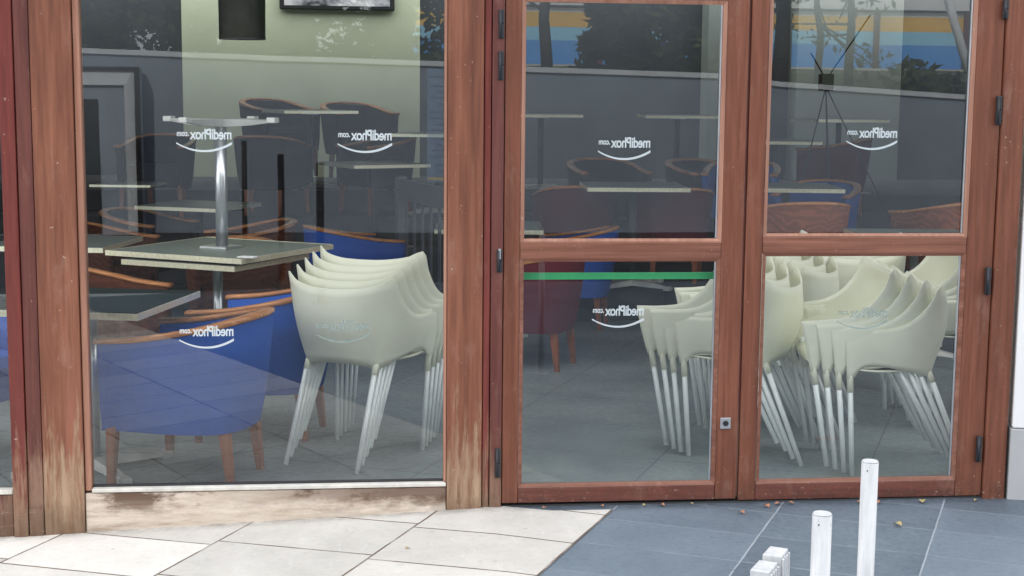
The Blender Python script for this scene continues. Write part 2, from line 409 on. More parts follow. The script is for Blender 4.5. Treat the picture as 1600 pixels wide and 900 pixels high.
# parapet along the road, its coping falling to the right as seen from the cafe
pw = empty('roadside_wall', (0, -14.4, -.26), label='long low grey wall with pale coping reflected in the panes', cat='wall')
bm = bmesh.new(); bmc = bmesh.new()
X = [-30, -6, -3.6, 1.2, 2.3, 5.1, 5.8, 8.6, 12, 30]; Zt = [2.3, 2.24, 2.17, 2.05, 1.99, 1.93, 1.83, 1.67, 1.62, 1.6]
for i in range(len(X)-1):
    for b_, y0, y1, da, db in ((bm, -.15, .0, None, -.07), (bmc, -.2, .04, -.068, 0)):
        q = []
        for x, z in ((X[i], Zt[i]), (X[i+1], Zt[i+1])):
            lo = 0 if da is None else z+.26+da; hi = z+.26+db
            q.append([b_.verts.new((x, y0, lo)), b_.verts.new((x, y1, lo)), b_.verts.new((x, y1, hi)), b_.verts.new((x, y0, hi))])
        for k in range(4): b_.faces.new((q[0][k], q[0][(k+1) % 4], q[1][(k+1) % 4], q[1][k]))
mesh_obj('wall_face', bm, M['parapet'], pw); mesh_obj('coping', bmc, M['coping'], pw)

# ------------------------------------------------------------------ trees and building across the road (seen in the glass)
def leaf_quads(bm, c, r, n, size, squash=.8, droop=0):
    for _ in range(n):
        while True:
            p = Vector((random.uniform(-1, 1), random.uniform(-1, 1), random.uniform(-1, 1)))
            if p.length < 1: break
        p = Vector(c)+Vector((p.x*r, p.y*r, p.z*r*squash))
        s = size*random.uniform(.5, 1.3)
        a = Vector((random.gauss(0, 1), random.gauss(0, 1), random.gauss(0, .7)-droop)).normalized(); b = a.orthogonal().normalized()
        b.rotate(Matrix.Rotation(random.uniform(0, 6.28), 3, a))
        vs = [bm.verts.new(p+q) for q in (-a*s, b*s*.45, a*s, -b*s*.45)]
        bm.faces.new(vs)
def tree(x, y, z, h, spread, trunk_r, low, n, size, mat, label, lean=0, droop=0, group='trees behind the roadside wall', clusters=26):
    t = empty('leafy_tree', (x, y, z), label=label, cat='tree', group=group)
    bm = bmesh.new(); top = h*.72
    segs = 7; pts = [Vector((lean*k/segs+random.uniform(-.06, .06), random.uniform(-.06, .06), top*k/segs)) for k in range(segs+1)]
    pts[0].z = -.2
    for k in range(segs): tube(bm, pts[k], pts[k+1], trunk_r*(1-.75*k/segs)+.01, trunk_r*(1-.75*(k+1)/segs)+.01, 9, False)
    ends = []
    for k in range(11):
        b0 = pts[2+k % 5].lerp(pts[3+k % 5], random.random()); an = random.uniform(0, 6.28); ln = spread*random.uniform(.5, .95)
        e = b0+Vector((cos(an)*ln, sin(an)*ln, random.uniform(.1, .9)-droop*.8)); tube(bm, b0, e, trunk_r*.28, .015, 6, False); ends.append(e)
    mesh_obj('trunk', bm, M['bark'], t)
    bm = bmesh.new()
    for k in range(clusters):
        an = random.uniform(0, 6.28); rr = spread*math.sqrt(random.random())
        zc = low+(h-low)*random.random(); f = 1-.45*abs((zc-low)/(h-low)-.35)
        leaf_quads(bm, (cos(an)*rr*f+lean*.5, sin(an)*rr*f, zc), spread*random.uniform(.28, .45), n//clusters, size, .75, droop)
    for e in ends: leaf_quads(bm, e, spread*.3, n//30, size, .8, droop)
    mesh_obj('crown', bm, mat, t); return t
dark = 'dense dark tree behind the roadside wall, reflected '
for x, y, h, sp, lbl in ((-2.7, -21.4, 7, 2.0, 'over the grey cabinet corner'), (.75, -21.2, 7, .95, 'at the right end of the left window'), (-7.4, -20.5, 7, 2.6, 'at the far left pane'), (-4.1, -20, 6.6, 2.4, 'above the grey cabinet'), (-.9, -20.6, 7, 2.2, 'across the left window top'),
                         (4.75, -19.6, 6.8, 1.2, 'left of the middle of the left door'), (6.1, -19.8, 6.8, 1.5, 'right of the middle of the left door'), (14.7, -20.2, 7, 2.9, 'beyond the right door edge')):
    tree(x, y, 1.6, h, sp, .2, .1, 9000, .12, M['leaf_mid'] if x == -.9 else M['leaf_dark'], dark+lbl)
tree(-1.78, -17.4, 1.5, 6.5, 1.3, .34, 2.6, 2500, .14, M['leaf_mid'], 'thick trunk standing just behind the roadside wall, reflected in the left window')
tree(3.28, -20.2, 1.6, 6.5, 1.1, .11, 3.4, 500, .12, M['leaf_thin'], 'thin tree trunk reflected near the left edge of the left door')
tree(7.3, -19.6, 1.6, 6.5, 1.0, .17, 3.6, 350, .11, M['leaf_thin'], 'dark trunk reflected beside the right door stile')
tree(8.7, -22, 1.7, 5.2, 1.3, .07, 2.2, 420, .09, M['leaf_thin'], 'sparse drooping tree reflected over the banded building', droop=1.2, clusters=14)
tree(10.0, -24, 1.8, 5.0, 1.3, .10, 2.4, 300, .09, M['leaf_thin'], 'sparse tree with forked trunk reflected at the right of the banded building', droop=.8, clusters=12)
def hedge(x0, x1, y, h, lbl):
    bm = bmesh.new()
    for k in range(int((x1-x0)*h*3)):
        leaf_quads(bm, (random.uniform(x0, x1), y+random.uniform(-.4, .4), random.uniform(.1, h)), .5, 120, .13, .8)
    o = mesh_obj('clipped_hedge', bm, M['leaf_dark']); o.location.z = 1.55
    tag(o, lbl, 'hedge')
hedge(-12, 1.75, -22.6, 5.8, 'dark hedge behind the wall reflected in the left window')
hedge(4.15, 7.5, -21.4, 4.6, 'dark hedge behind the wall reflected in the left door')
hedge(12.0, 19, -21.5, 4.2, 'dark hedge behind the wall reflected at the right edge')
hedge(7.5, 10.6, -17.5, .35, 'low planting behind the wall reflected in the right door')
pb = empty('banded_building', (14, -44, 2.6), label='long white building with yellow and blue bands, reflected in the doors', cat='building')
bx('wall', M['bands'], pb, -12.6, 18, -9, 0, -.3, 6)
bx('gutter', M['black'], pb, -12.7, 18.1, .003, .16, 1.95, 2.03)
for k in range(8): bx('downpipe', M['plum_wood'], pb, -9.2+3.2*k, -9.02+3.2*k, .004, .14, -.1, 1.94)
bx('roof', M['plaster_grey'], pb, -12.8, 18.2, -9.2, .3, 6.003, 6.25)
wp = mesh_obj('leaning_pole', one(tube, (0, 0, 0), (-.82, 0, 2.35), .075), M['white_pole']); wp.location = (11.06, -20, 1.6)
tag(wp, 'white leaning pole behind the wall, reflected at the right door edge', 'pole')

# ------------------------------------------------------------------ cafe shell
cb = empty('cafe_building', (0, 5, 0), label='cafe interior shell with slate walls and pale wall sections', cat='building')
def cbx(name, mat, x0, x1, y0, y1, z0, z1, bev=0): return bx(name, M[mat], cb, x0, x1, y0-5, y1-5, z0, z1, bev)
cbx('back_wall', 'wall_dark', -7, 9, 10.62, 10.8, 0, 3.3)
cbx('pale_wall_section', 'wall_pale', -1.83, .66, 10.3, 10.615, 0, 3.3)
cbx('pale_wall_section', 'wall_pale_dim', 3.79, 4.35, 10.3, 10.615, 0, 3.3)
cbx('pale_wall_section', 'wall_pale_dim', 4.79, 5.97, 10.3, 10.615, 0, 3.3)
cbx('side_wall', 'wall_dark', 9.003, 9.2, .1, 10.8, 0, 3.3)
cbx('side_wall', 'wall_dark', -7.2, -7.003, 2.6, 10.8, 0, 3.3)
cbx('ceiling', 'ceiling', -7, 9.2, 1.8, 9.3, 2.70, 2.85)  # stops short at front and back, shaped to let sky light in
cbx('sun_blocker', 'plaster_white', -26, 26, 10.82, 14, 0, 17)  # unseen slab added to keep the sun off the cafe and street
for o in (cbx('platform_step', 'step_dark', 2.2, 8.9, 3.25, 10.6, .0, .25), cbx('platform_step', 'step_dark', .95, 2.197, 4.75, 10.6, 0, .25), cbx('platform_step', 'step_dark', 1.0, 8.9, 6.2, 10.6, .253, .38),
          cbx('platform_step', 'step_dark', 1.5, 8.9, 6.95, 10.6, .383, .55), cbx('platform_step', 'step_dark', 1.5, 8.9, 7.9, 10.6, .553, .7),
          cbx('platform_step', 'step_dark', -7, .9, 6.9, 10.6, 0, .31), cbx('platform_step', 'step_dark', -7, .9, 7.45, 10.6, .313, .53), cbx('platform_step', 'step_dark', -7, .9, 8.1, 10.6, .533, .72)): pass
bm = bmesh.new(); bm.faces.new([bm.verts.new(p) for p in ((-7, .06, 0), (9, .06, 0), (9, 10.62, 0), (-7, 10.62, 0))])
tag(mesh_obj('floor', bm, M['floor_in']), kind='structure')
# upper facade
# right-hand rendered wall
rw = empty('rendered_wall', (2.615, -.02, 0), rz=radians(-16), label='white rendered wall with grey plinth right of the doors', cat='wall')
bx('wall', M['plaster_white'], rw, .006, 3.2, -.0, .3, .29, 3.45, .006)
bx('plinth', M['plaster_grey'], rw, 0.0, 3.2, -.006, .3, -.1, .287, .004)

# ------------------------------------------------------------------ shopfront joinery
def pane(parent, x0, x1, z0, z1, y=.022, name='pane'):
    bm = bmesh.new(); bm.faces.new([bm.verts.new(p) for p in ((x0-.012, y, z0-.012), (x1+.012, y, z0-.012), (x1+.012, y, z1+.012), (x0-.012, y, z1+.012))])
    return mesh_obj(name, bm, M['glass'], parent)
def mitred(parent, x0, x1, z0, z1, w, yf, yb, mat, name='glazing_bead'):
    """four mitred strips sloping from the frame face down to the glass"""
    bm = bmesh.new()
    o = [(x0-w, z0-w), (x1+w, z0-w), (x1+w, z1+w), (x0-w, z1+w)]; i = [(x0, z0), (x1, z0), (x1, z1), (x0, z1)]
    O = [bm.verts.new((p[0], yf, p[1])) for p in o]; I = [bm.verts.new((p[0], yb-.008, p[1])) for p in i]; B = [bm.verts.new((p[0], yb, p[1])) for p in i]
    for k in range(4):
        j = (k+1) % 4
        bm.faces.new((O[k], O[j], I[j], I[k])); bm.faces.new((I[k], I[j], B[j], B[k]))
    return mesh_obj(name, bm, mat, parent)
def logo_mesh():
    cu = bpy.data.curves.new('lettering', 'FONT'); cu.body = 'mediPhox'; cu.size = .060; cu.space_character = .93; cu.offset = .0013
    cu2 = bpy.data.curves.new('lettering2', 'FONT'); cu2.body = '.com'; cu2.size = .034; cu2.offset = .0009
    bm = bmesh.new(); dg = bpy.context.evaluated_depsgraph_get()
    x = 0
    for c, dzz in ((cu, 0), (cu2, .012)):
        o = bpy.data.objects.new('t', c); col.objects.link(o); dg.update()
        me = bpy.data.meshes.new_from_object(o.evaluated_get(dg)); w = max(v.co.x for v in me.vertices)
        for v in me.vertices: v.co.x += x; v.co.y += dzz
        bm.from_mesh(me); x += w+.004; bpy.data.objects.remove(o)
    W = x; n = 24
    sx = .205/W
    for v in bm.verts: v.co.x = (v.co.x-W/2)*sx; v.co.y *= .92
    top, bot = [], []
    for k in range(n+1):
        u = k/n*2-1; y = -.045+.030*u*u-.000*u
        t = .004+.006*(1-(u+1)/2*.8)*1.0
        top.append(bm.verts.new((u*.1025, y+t/2, 0))); bot.append(bm.verts.new((u*.1025, y-t/2, 0)))
    for k in range(n): bm.faces.new((bot[k], bot[k+1], top[k+1], top[k]))
    # printed to be read from indoors: mirrored when seen from the street
    for v in bm.verts: v.co = Vector((-v.co.x, 0, v.co.y))
    me = bpy.data.meshes.new('logo_lettering'); bm.to_mesh(me); bm.free()
    return me
LOGO = logo_mesh(); LOGO.materials.append(M['logo'])
LOGO_SHADED = LOGO.copy(); LOGO_SHADED.materials[0] = M['logo_shaded']
def logo(parent, x, z, me=LOGO):
    o = bpy.data.objects.new('logo_lettering', me); col.objects.link(o); o.parent = parent; o.location = (x, .018, z); return o
def hinge(parent, x, z0, z1, y=-.006):
    bm = bmesh.new(); h = z1-z0
    box(bm, x-.011, x+.011, y-.01, y+.004, z0, z0+h*.485, .003); box(bm, x-.011, x+.011, y-.01, y+.004, z0+h*.505, z1, .003)
    tube(bm, (x-.004, y-.011, z0+.003), (x-.004, y-.011, z1-.003), .005, n=8)
    return mesh_obj('hinge', bm, M['hinge'], parent)

# fixed window between the weathered boards
fw = empty('fixed_window', (0, 0, -.06), label='large fixed window in weathered brown timber over bare sill', cat='window')
Z = lambda z: z+.06
bx('jamb', M['old_wood'], fw, -1.188, -1.040, -.022, .12, Z(-.075), Z(2.3), .004)
bx('jamb', M['old_wood'], fw, .338, .474, -.012, .12, Z(-.02), Z(2.3), .004)
bx('stop', M['bead_wood'], fw, -1.037, -1.014, -.004, .06, Z(.094), Z(2.09), .003)
bx('sill', M['sill'], fw, -1.037, .335, -.012, .12, Z(-.07), Z(.086), .005)
bx('head', M['plum_wood'], fw, -1.037, .335, -.005, .12, Z(2.095), Z(2.3), .004)
bx('bottom_bead', M['bead_white'], fw, -1.012, .335, -.016, .03, Z(.089), Z(.104), .003)
bx('gasket', M['bead_dark'], fw, -1.012, .325, .012, .03, Z(.1045), Z(.111))
bx('side_bead', M['bead_wood'], fw, .3255, .3365, -.006, .03, Z(.106), Z(2.09), .003)
p = pane(fw, -1.012, .332, Z(.10), Z(2.10))
for x, z, me in ((-.572, 1.43, LOGO), (.026, 1.43, LOGO), (-.576, .685, LOGO), (-.062, .703, LOGO_SHADED)): logo(p, x, Z(z), me)
nt_ = bmesh.new()
x0, x1 = .262, .327
nt_.faces.new([nt_.verts.new(q) for q in ((x0, .026, Z(1.27)), (x1, .026, Z(1.27)), (x1, .026, Z(1.70)), (x0, .026, Z(1.70)))])
no = mesh_obj('notice', nt_, M['notice'], p)
bm = bmesh.new(); zz = 1.672
for k in range(15):
    w = random.uniform(.025, .055); xx = x1-.003-w if k % 3 else x1-.003-.055
    bm.faces.new([bm.verts.new(q) for q in ((xx, .024, Z(zz-.006)), (x1-.004, .024, Z(zz-.006)), (x1-.004, .024, Z(zz)), (xx, .024, Z(zz)))])
    zz -= .022 if k % 4 else .034
mesh_obj('notice_line', bm, M['notice_ink'], no)
bm = bmesh.new(); bm.faces.new([bm.verts.new(q) for q in ((x0+.004, .024, Z(1.278)), (x1-.004, .024, Z(1.278)), (x1-.004, .024, Z(1.29)), (x0+.004, .024, Z(1.29)))])
mesh_obj('notice_stripe', bm, M['gold'], no)

# red-brown post left of it and the next pane round the corner
lp = empty('timber_post', (-1.245, 0, -.08), label='dark red timber post of two boards at the left edge', cat='post')
bx('red_board', M['red_wood'], lp, -.056, -.003, -.028, .12, 0, 2.38, .005)
bx('brown_board', M['plum_wood'], lp, .0, .055, -.02, .12, .0, 2.38, .004)
bx('foot_block', M['plum_wood'], lp, .0015, .053, -.026, -.021, .0, .115, .002)
lw = empty('side_window', (-1.95, 0, -.08), label='window at the left edge over a dark sill board', cat='window')
bx('sill', M['plum_wood'], lw, -.7, .646, -.01, .12, .0, .165, .004)
bx('bottom_bead', M['bead_white'], lw, -.7, .646, -.014, .03, .168, .186, .003)
bx('head', M['plum_wood'], lw, -.7, .646, -.005, .12, 2.17, 2.38, .004)
bx('jamb', M['old_wood'], lw, -.85, -.703, -.012, .12, 0, 2.38, .004)
pane(lw, -.7, .646, .178, 2.172)

# door frame posts
dp = empty('door_frame', (.5, 0, -.02), label='narrow plum brown door frame post left of the double doors, with head', cat='door frame')
bx('post', M['red_wood'], dp, -.023, .003, -.002, .12, .0, 2.09, .004)
bx('post', M['plum_wood'], dp, .006, .052, -.007, .12, .0, 2.09, .004)
bx('head', M['door_wood_h'], dp, -.023, 2.107, -.004, .12, 2.093, 2.34, .004)
for z0, z1 in ((1.815, 1.922), (1.66, 1.767), (.928, 1.015), (.12, .236)): hinge(dp, .038, z0+.02, z1+.02)
bm = one(box, .033, .042, -.02, -.006, 1.0, 1.04); mesh_obj('hinge_pin', bm, M['steel'], dp)
rp = empty('door_post', (2.56, 0, -.02), label='plum brown door frame post beside the white wall', cat='post')
bx('board', M['door_wood'], rp, -.044, .047, -.012, .12, 0, 2.09, .004)
for x, z0, z1 in ((2.505, 1.915, 1.99), (2.498, 1.505, 1.618), (2.490, .832, .943), (2.488, .151, .258)): hinge(rp, x-2.56, z0+.02, z1+.02, -.012)

mesh_obj('gap_shadow_strip', one(box, -.0, 2.0, .004, .08, -.02, .022), M['step_dark'], dp).location.x = .056  # dark strip added for the gap shadow and dirt line under the doors
def door(x0, x1, g0, g1, zb, lo1, mid1, up1, top, label):
    d = empty('glazed_door', (x0, 0, 0), label=label, cat='door'); W = x1-x0; a = g0-x0; b = g1-x0; e = .016
    bx('stile', M['door_wood'], d, 0, a-e, 0, .055, zb, top, .004)
    bx('stile', M['door_wood'], d, b+e, W, 0, .055, zb, top, .004)
    bx('bottom_rail', M['door_wood_b'], d, a-e+.001, b+e-.001, .001, .054, zb, .088-e, .003)
    bx('middle_rail', M['door_wood_h'], d, a-e+.001, b+e-.001, .001, .054, lo1+e*.6, mid1-e*.6, .003)
    bx('top_rail', M['door_wood_h'], d, a-e+.001, b+e-.001, .001, .054, up1+e, top, .003)
    pp = []
    for z0, z1, nm in ((.088, lo1, 'lower_pane'), (mid1, up1, 'upper_pane')):
        mitred(d, a, b, z0, z1, e*.97, .0005, .016, M['bead_wood'] if nm == 'upper_pane' else M['door_wood_h'])
        bm = bmesh.new(); box(bm, b-.007, b-.001, .012, .019, z0+.002, z1-.002); mesh_obj('gasket', bm, M['steel'], d)
        pp.append(pane(d, a, b, z0, z1, .0225, nm))
    return d, pp
d1, p1 = door(.555, 1.494, .634, 1.392, .012, .967, 1.056, 1.953, 2.068, 'left leaf of the double doors, with green bar behind its glass')
logo(p1[1], 1.02-.555, 1.408); logo(p1[0], 1.008-.555, .754)
lk = bx('lock_plate', M['steel'], d1, 1.443-.555-.021, 1.443-.555+.021, -.007, -.0005, .300, .345, .002)
bm = one(tube, (0.888, -.011, .3225), (.888, -.0065, .3225), .011, n=16); mesh_obj('cylinder', bm, M['black'], lk)
bx('door_edge', M['plum_wood'], d1, .9405, .947, .012, .05, .02, 2.06)
d2, p2 = door(1.504, 2.513, 1.589, 2.386, .006, .986, 1.076, 2.02, 2.068, 'right leaf of the double doors, hinged next to the white wall')
logo(p2[1], 2.002-1.504, 1.452); logo(p2[0], 1.993-1.504, .74, LOGO_SHADED)
gb = mesh_obj('green_bar', one(box, .0, .78, 0, .012, 0, .027, .002), M['green']); gb.location = (.625, .085, .887)
tag(gb, 'bright green horizontal bar behind the left door glass', 'bar')

# ------------------------------------------------------------------ stacking armchair
TOP = [(0, .265, -.275, .645), (.22, .270, -.16, .640), (.40, .272, -.06, .648), (.55, .273, .02, .685), (.68, .271, .085, .752), (.76, .264, .125, .826),
       (.83, .205, .163, .796), (.92, .10, .196, .776), (1., 0, .204, .772)]
BOT = [(0, .250, -.248, .425), (.05, .247, -.222, .425), (.10, .243, -.190, .468), (.22, .236, -.12, .478), (.40, .222, -.03, .462), (.55, .204, .04, .445), (.68, .182, .095, .428),
       (.75, .168, .125, .418), (.83, .140, .130, .432), (.92, .075, .142, .440), (1., 0, .145, .442)]
def shell_bm():
    bm = bmesh.new(); nu, nv = 34, 9; rows = []
    us = [k/nu for k in range(nu+1)]
    for s in (-1, 1):
        g = []
        for u in us:
            a, b = interp(TOP, u), interp(BOT, u); rr = []
            for k in range(nv+1):
                v = k/nv; p = a.lerp(b, v)
                p.y += (.06*max(0, u-.6)*2.5)*sin(pi*v)*.9          # backrest bellies outwards
                p.x += .012*sin(pi*v)*max(0, min(1, (1-u)/.4))
                p.z = a.z+(b.z-a.z)*v
                rr.append(bm.verts.new((s*p.x, p.y, p.z)))
            g.append(rr)
        for i in range(nu):
            for k in range(nv): bm.faces.new((g[i][k], g[i+1][k], g[i+1][k+1], g[i][k+1]))
    bmesh.ops.remove_doubles(bm, verts=bm.verts, dist=.0006)
    inner = [v for v in bm.verts if not v.is_boundary]
    for _ in range(7): bmesh.ops.smooth_vert(bm, verts=inner, factor=.5, use_axis_x=True, use_axis_y=True, use_axis_z=True)
    return bm
def seat_bm():
    bm = bmesh.new(); g = []; n, m = 12, 12
    for j in range(m+1):
        y = -.225+.365*j/m; r = []
        hw = lerp(.238, .150, max(0, (j/m-.25)/.75)**1.3)
        for i in range(n+1):
            u = i/n*2-1; z = .452+.016*u*u-.012*sin(pi*j/m)+(.012 if j == m else 0)-(.018 if j == 0 else 0)
            r.append(bm.verts.new((u*hw, y, z)))
        g.append(r)
    for j in range(m):
        for i in range(n): bm.faces.new((g[j][i], g[j][i+1], g[j+1][i+1], g[j+1][i]))
    return bm
def make_stack_chair():
    t = empty('stacking_armchair', label='x', cat='chair')
    o = mesh_obj('shell', shell_bm(), M['cream'], t, True)
    md = o.modifiers.new('thick', 'SOLIDIFY'); md.thickness = .0065; md.offset = 0
    o = mesh_obj('seat', seat_bm(), M['cream'], t, True); md = o.modifiers.new('thick', 'SOLIDIFY'); md.thickness = .008
    for s in (-1, 1):
        for (p0, p1_, r) in (((s*.244, -.238, .50), (s*.224, -.205, 0), .0125), ((s*.170, .108, .47), (s*.178, .300, 0), .0125)):
            bm = bmesh.new(); p0, p1_ = Vector(p0), Vector(p1_)
            tube(bm, p0, p1_, r, r*.86, 12)
            lg = mesh_obj('leg', bm, M['leg_grey'], t)
            bm = bmesh.new(); tube(bm, p0.lerp(p1_, .03), p0.lerp(p1_, .27 if p0.y < 0 else .15), r*1.08, r*1.12, 12); mesh_obj('socket', bm, M['cream'], lg)
    return t
proto = make_stack_chair(); first = [True]
ORD = {1: 'lowest', 2: 'second from bottom', 3: 'third from bottom', 4: 'fourth from bottom', 5: 'fifth from bottom', 6: 'sixth from bottom'}
def stack(x, y, rz, n, where, group, fwd=.036, up=.020, pitch=2.1):
    fx, fy = sin(rz), -cos(rz)
    for k in range(n):
        o = proto if first[0] else copy_tree(proto); first[0] = False
        o.location = (x+fx*fwd*k, y+fy*fwd*k, up*k); o.rotation_euler = (radians(pitch*k), 0, rz+radians(random.uniform(-.6, .6)))
        pos = 'top' if k == n-1 else ORD[k+1]
        o['label'] = 'cream plastic armchair, %s of stack %s' % (pos, where); o['group'] = group
G = 'cream plastic armchairs stacked by the window'
stack(-.013, .885, radians(150), 5, 'beside the blue armchairs', G)
stack(1.77, .848, radians(-122.4), 4, 'behind the door stile', G)
stack(2.33, .585, radians(-96), 4, 'nearest the right door glass', G)
stack(2.11, 1.37, radians(-122), 5, 'right behind the stile stack', G)
stack(2.62, 2.0, radians(165), 4, 'with flat backs, further back', G)
stack(3.02, 1.45, radians(-96), 4, 'by the right door frame', G)

# ------------------------------------------------------------------ tub armchair
HALF = [(0, .300, -.290, .605), (.25, .305, -.13, .618), (.45, .306, .02, .642), (.6, .282, .155, .668), (.75, .215, .248, .688), (.88, .110, .295, .698), (1., 0, .308, .700)]
def tub_path(n=40, inset=0, dz=0):
    out = []
    for s in (1, -1):
        pts = [interp(HALF, k/n) for k in range(n+1)]
        if s == -1: pts = [Vector((-p.x, p.y, p.z)) for p in pts][::-1][1:]
        out += pts
    return out
def tub_shell():
    bm = bmesh.new(); P = tub_path(16); n = len(P)
    def inward(i):
        a, b = P[max(i-1, 0)], P[min(i+1, n-1)]; t = (b-a); t.z = 0; t.normalize(); return Vector((-t.y, t.x, 0))
    rings = []
    for i, p in enumerate(P):
        q = inward(i); u = abs(i/(n-1)*2-1)                      # 1 at the arm fronts
        zb = .238-.012*(1-u); tp = .075*(1-u)
        c = [(0.010, zb), (.0, .36), (.0, .50), (-.004, p.z-.012), (.050, p.z-.012), (.056, .50), (.06, .36)]
        ring = []
        for off, z in c:
            v = p+q*(off+((.028+tp*1.6)*(.6-z) if z < .6 else 0)); ring.append(bm.verts.new((v.x, v.y, z)))
        rings.append(ring)
    for i in range(n-1):
        for k in range(6): bm.faces.new((rings[i][k], rings[i+1][k], rings[i+1][k+1], rings[i][k+1]))
    for r in (rings[0], rings[-1]): bm.faces.new(r)
    return bm
def tub_rail():
    bm = bmesh.new(); P = tub_path(16); n = len(P); rings = []
    for i, p in enumerate(P):
        a, b = P[max(i-1, 0)], P[min(i+1, n-1)]; t = (b-a); t.z = 0; t.normalize(); q = Vector((-t.y, t.x, 0))
        if i == 0: p = p-t*.012
        if i == n-1: p = p+t*.012
        prof = [(-.006, -.010), (-.010, -.002), (-.007, .007), (.002, .011), (.040, .011), (.049, .007), (.052, -.002), (.048, -.010)]
        rings.append([bm.verts.new(p+q*o+Vector((0, 0, z))) for o, z in prof])
    for i in range(n-1):
        for k in range(8): bm.faces.new((rings[i][k], rings[i+1][k], rings[i+1][(k+1) % 8], rings[i][(k+1) % 8]))
    for r in (rings[0], rings[-1]): bm.faces.new(r)
    return bm
def tub_seat():
    bm = bmesh.new(); ring0 = []
    pts = [(-.235, -.275)]+[]
    out = [(-.24, -.28), (.24, -.28)]+[(.226*cos(a), .0+.205*sin(a)) for a in [pi*k/12 for k in range(13)]]
    lo = [bm.verts.new((x*.97, y*.97, .25)) for x, y in out]; mid = [bm.verts.new((x, y, .40)) for x, y in out]; hi = [bm.verts.new((x*.9, y*.9, .44)) for x, y in out]
    n = len(out)
    for a, b in ((lo, mid), (mid, hi)):
        for k in range(n): bm.faces.new((a[k], a[(k+1) % n], b[(k+1) % n], b[k]))
    bm.faces.new(hi); bm.faces.new(lo[::-1]); return bm
def tub_leg(x, y, dx, dy):
    bm = bmesh.new(); a, b = .022, .0135
    A_ = [bm.verts.new((x+i*a, y+j*a, .27)) for i, j in ((-1, -1), (1, -1), (1, 1), (-1, 1))]; B_ = [bm.verts.new((x+dx+i*b, y+dy+j*b, 0)) for i, j in ((-1, -1), (1, -1), (1, 1), (-1, 1))]
    for k in range(4): bm.faces.new((A_[k], A_[(k+1) % 4], B_[(k+1) % 4], B_[k]))
    bm.faces.new(A_[::-1]); bm.faces.new(B_); return bm
def make_tub(c):
    t = empty('tub_armchair', label='x', cat='chair')
    mesh_obj('upholstered_back', tub_shell(), M[c], t, True); mesh_obj('seat_cushion', tub_seat(), M[c], t)
    mesh_obj('armrest_rail', tub_rail(), M['rail'], t, True)
    for a in ((-.258, -.250, -.008, -.012), (.258, -.250, .008, -.012), (-.150, .185, -.005, .03), (.150, .185, .005, .03)): mesh_obj('leg', tub_leg(*a), M['chair_leg'], t)
    return t
PRO = {}
def tub(c, x, y, z, deg, label, s=1):
    o = copy_tree(PRO[c]) if c in PRO else make_tub(c)
    PRO.setdefault(c, o)
    o.location = (x, y, z); o.rotation_euler = (0, 0, radians(deg)); o['label'] = label; o['group'] = 'tub armchairs with wooden rails'
    o.scale = (s, s, s)
tub('blue', -.676, .575, 0, -109, 'nearest blue tub armchair, facing left behind the weathered sill')
tub('blue', -.42, 1.36, 0, -104, 'blue tub armchair between the nearest one and the cream stack')
tub('blue', -1.80, 1.05, 0, 60, 'blue tub armchair cut off at the left edge pane')
tub('blue', -.06, 4.62, 0, 112, 'blue tub armchair behind the cream stack, facing right')
tub('maroon', 1.03, 3.05, 0, -116, 'maroon tub armchair under the green bar, left of the post reflections')
tub('blue', 1.50, 4.55, 0, -108, 'dark blue tub armchair just behind the maroon one below the green bar')
tub('brown', -.75, 5.0, 0, -75, 'brown figured tub armchair behind the upturned table')
tub('brown', -1.35, 2.0, 0, 70, 'brown tub armchair behind the dark table at the left window')
tub('brown', -.75, 3.5, 0, 10, 'brown tub armchair in shadow under the doubled table')
tub('brown', -1.78, 4.7, 0, 65, 'brown tub armchair beside the table near the left post')
tub('dusk', -1.65, 6.0, 0, 60, 'dull brown tub armchair below the grey cabinet reflection')
tub('dusk', -.816, 9.3, .79, 35, 'dark tub armchair against the pale wall, left of two', 1.08)
tub('dusk', -.026, 9.3, .76, 25, 'dark tub armchair against the pale wall, right of two', 1.08)
tub('dusk', -1.75, 7.75, .53, -10, 'dull tub armchair on the raised floor in front of the grey cabinet reflection')
tub('dusk', -.78, 7.75, .53, 165, 'dull tub armchair on the raised floor behind the upturned table foot')
tub('dusk', .20, 7.9, .53, -60, 'dull tub armchair on the raised floor right of the top lettering')
tub('maroon', 1.63, 5.3, .25, 180, 'maroon tub armchair seen from behind, left of the pair in the left door')
tub('maroon', 2.30, 5.1, .25, 176, 'maroon tub armchair seen from behind, right of the pair in the left door')
tub('dusk', 2.05, 6.55, .38, 10, 'dull brown tub armchair behind the thin table edge in the left door')
tub('dusk', 2.88, 6.5, .38, 20, 'dull brown tub armchair next to the right edge of the left door')
tub('maroon', 4.27, 7.3, .55, -118, 'dark maroon tub armchair in the right door below the black stand')
tub('blue', 3.62, 5.7, .25, -32, 'blue tub armchair with curved rail in the upper right door')
tub('blue', 3.15, 6.3, .38, -20, 'blue tub armchair half hidden by the right door stile')
tub('figured', 2.83, 3.65, .25, 182, 'orange brown tub armchair seen from behind in the right door')
tub('figured', 3.92, 3.75, .25, 200, 'orange brown tub armchair at the right edge of the right door')

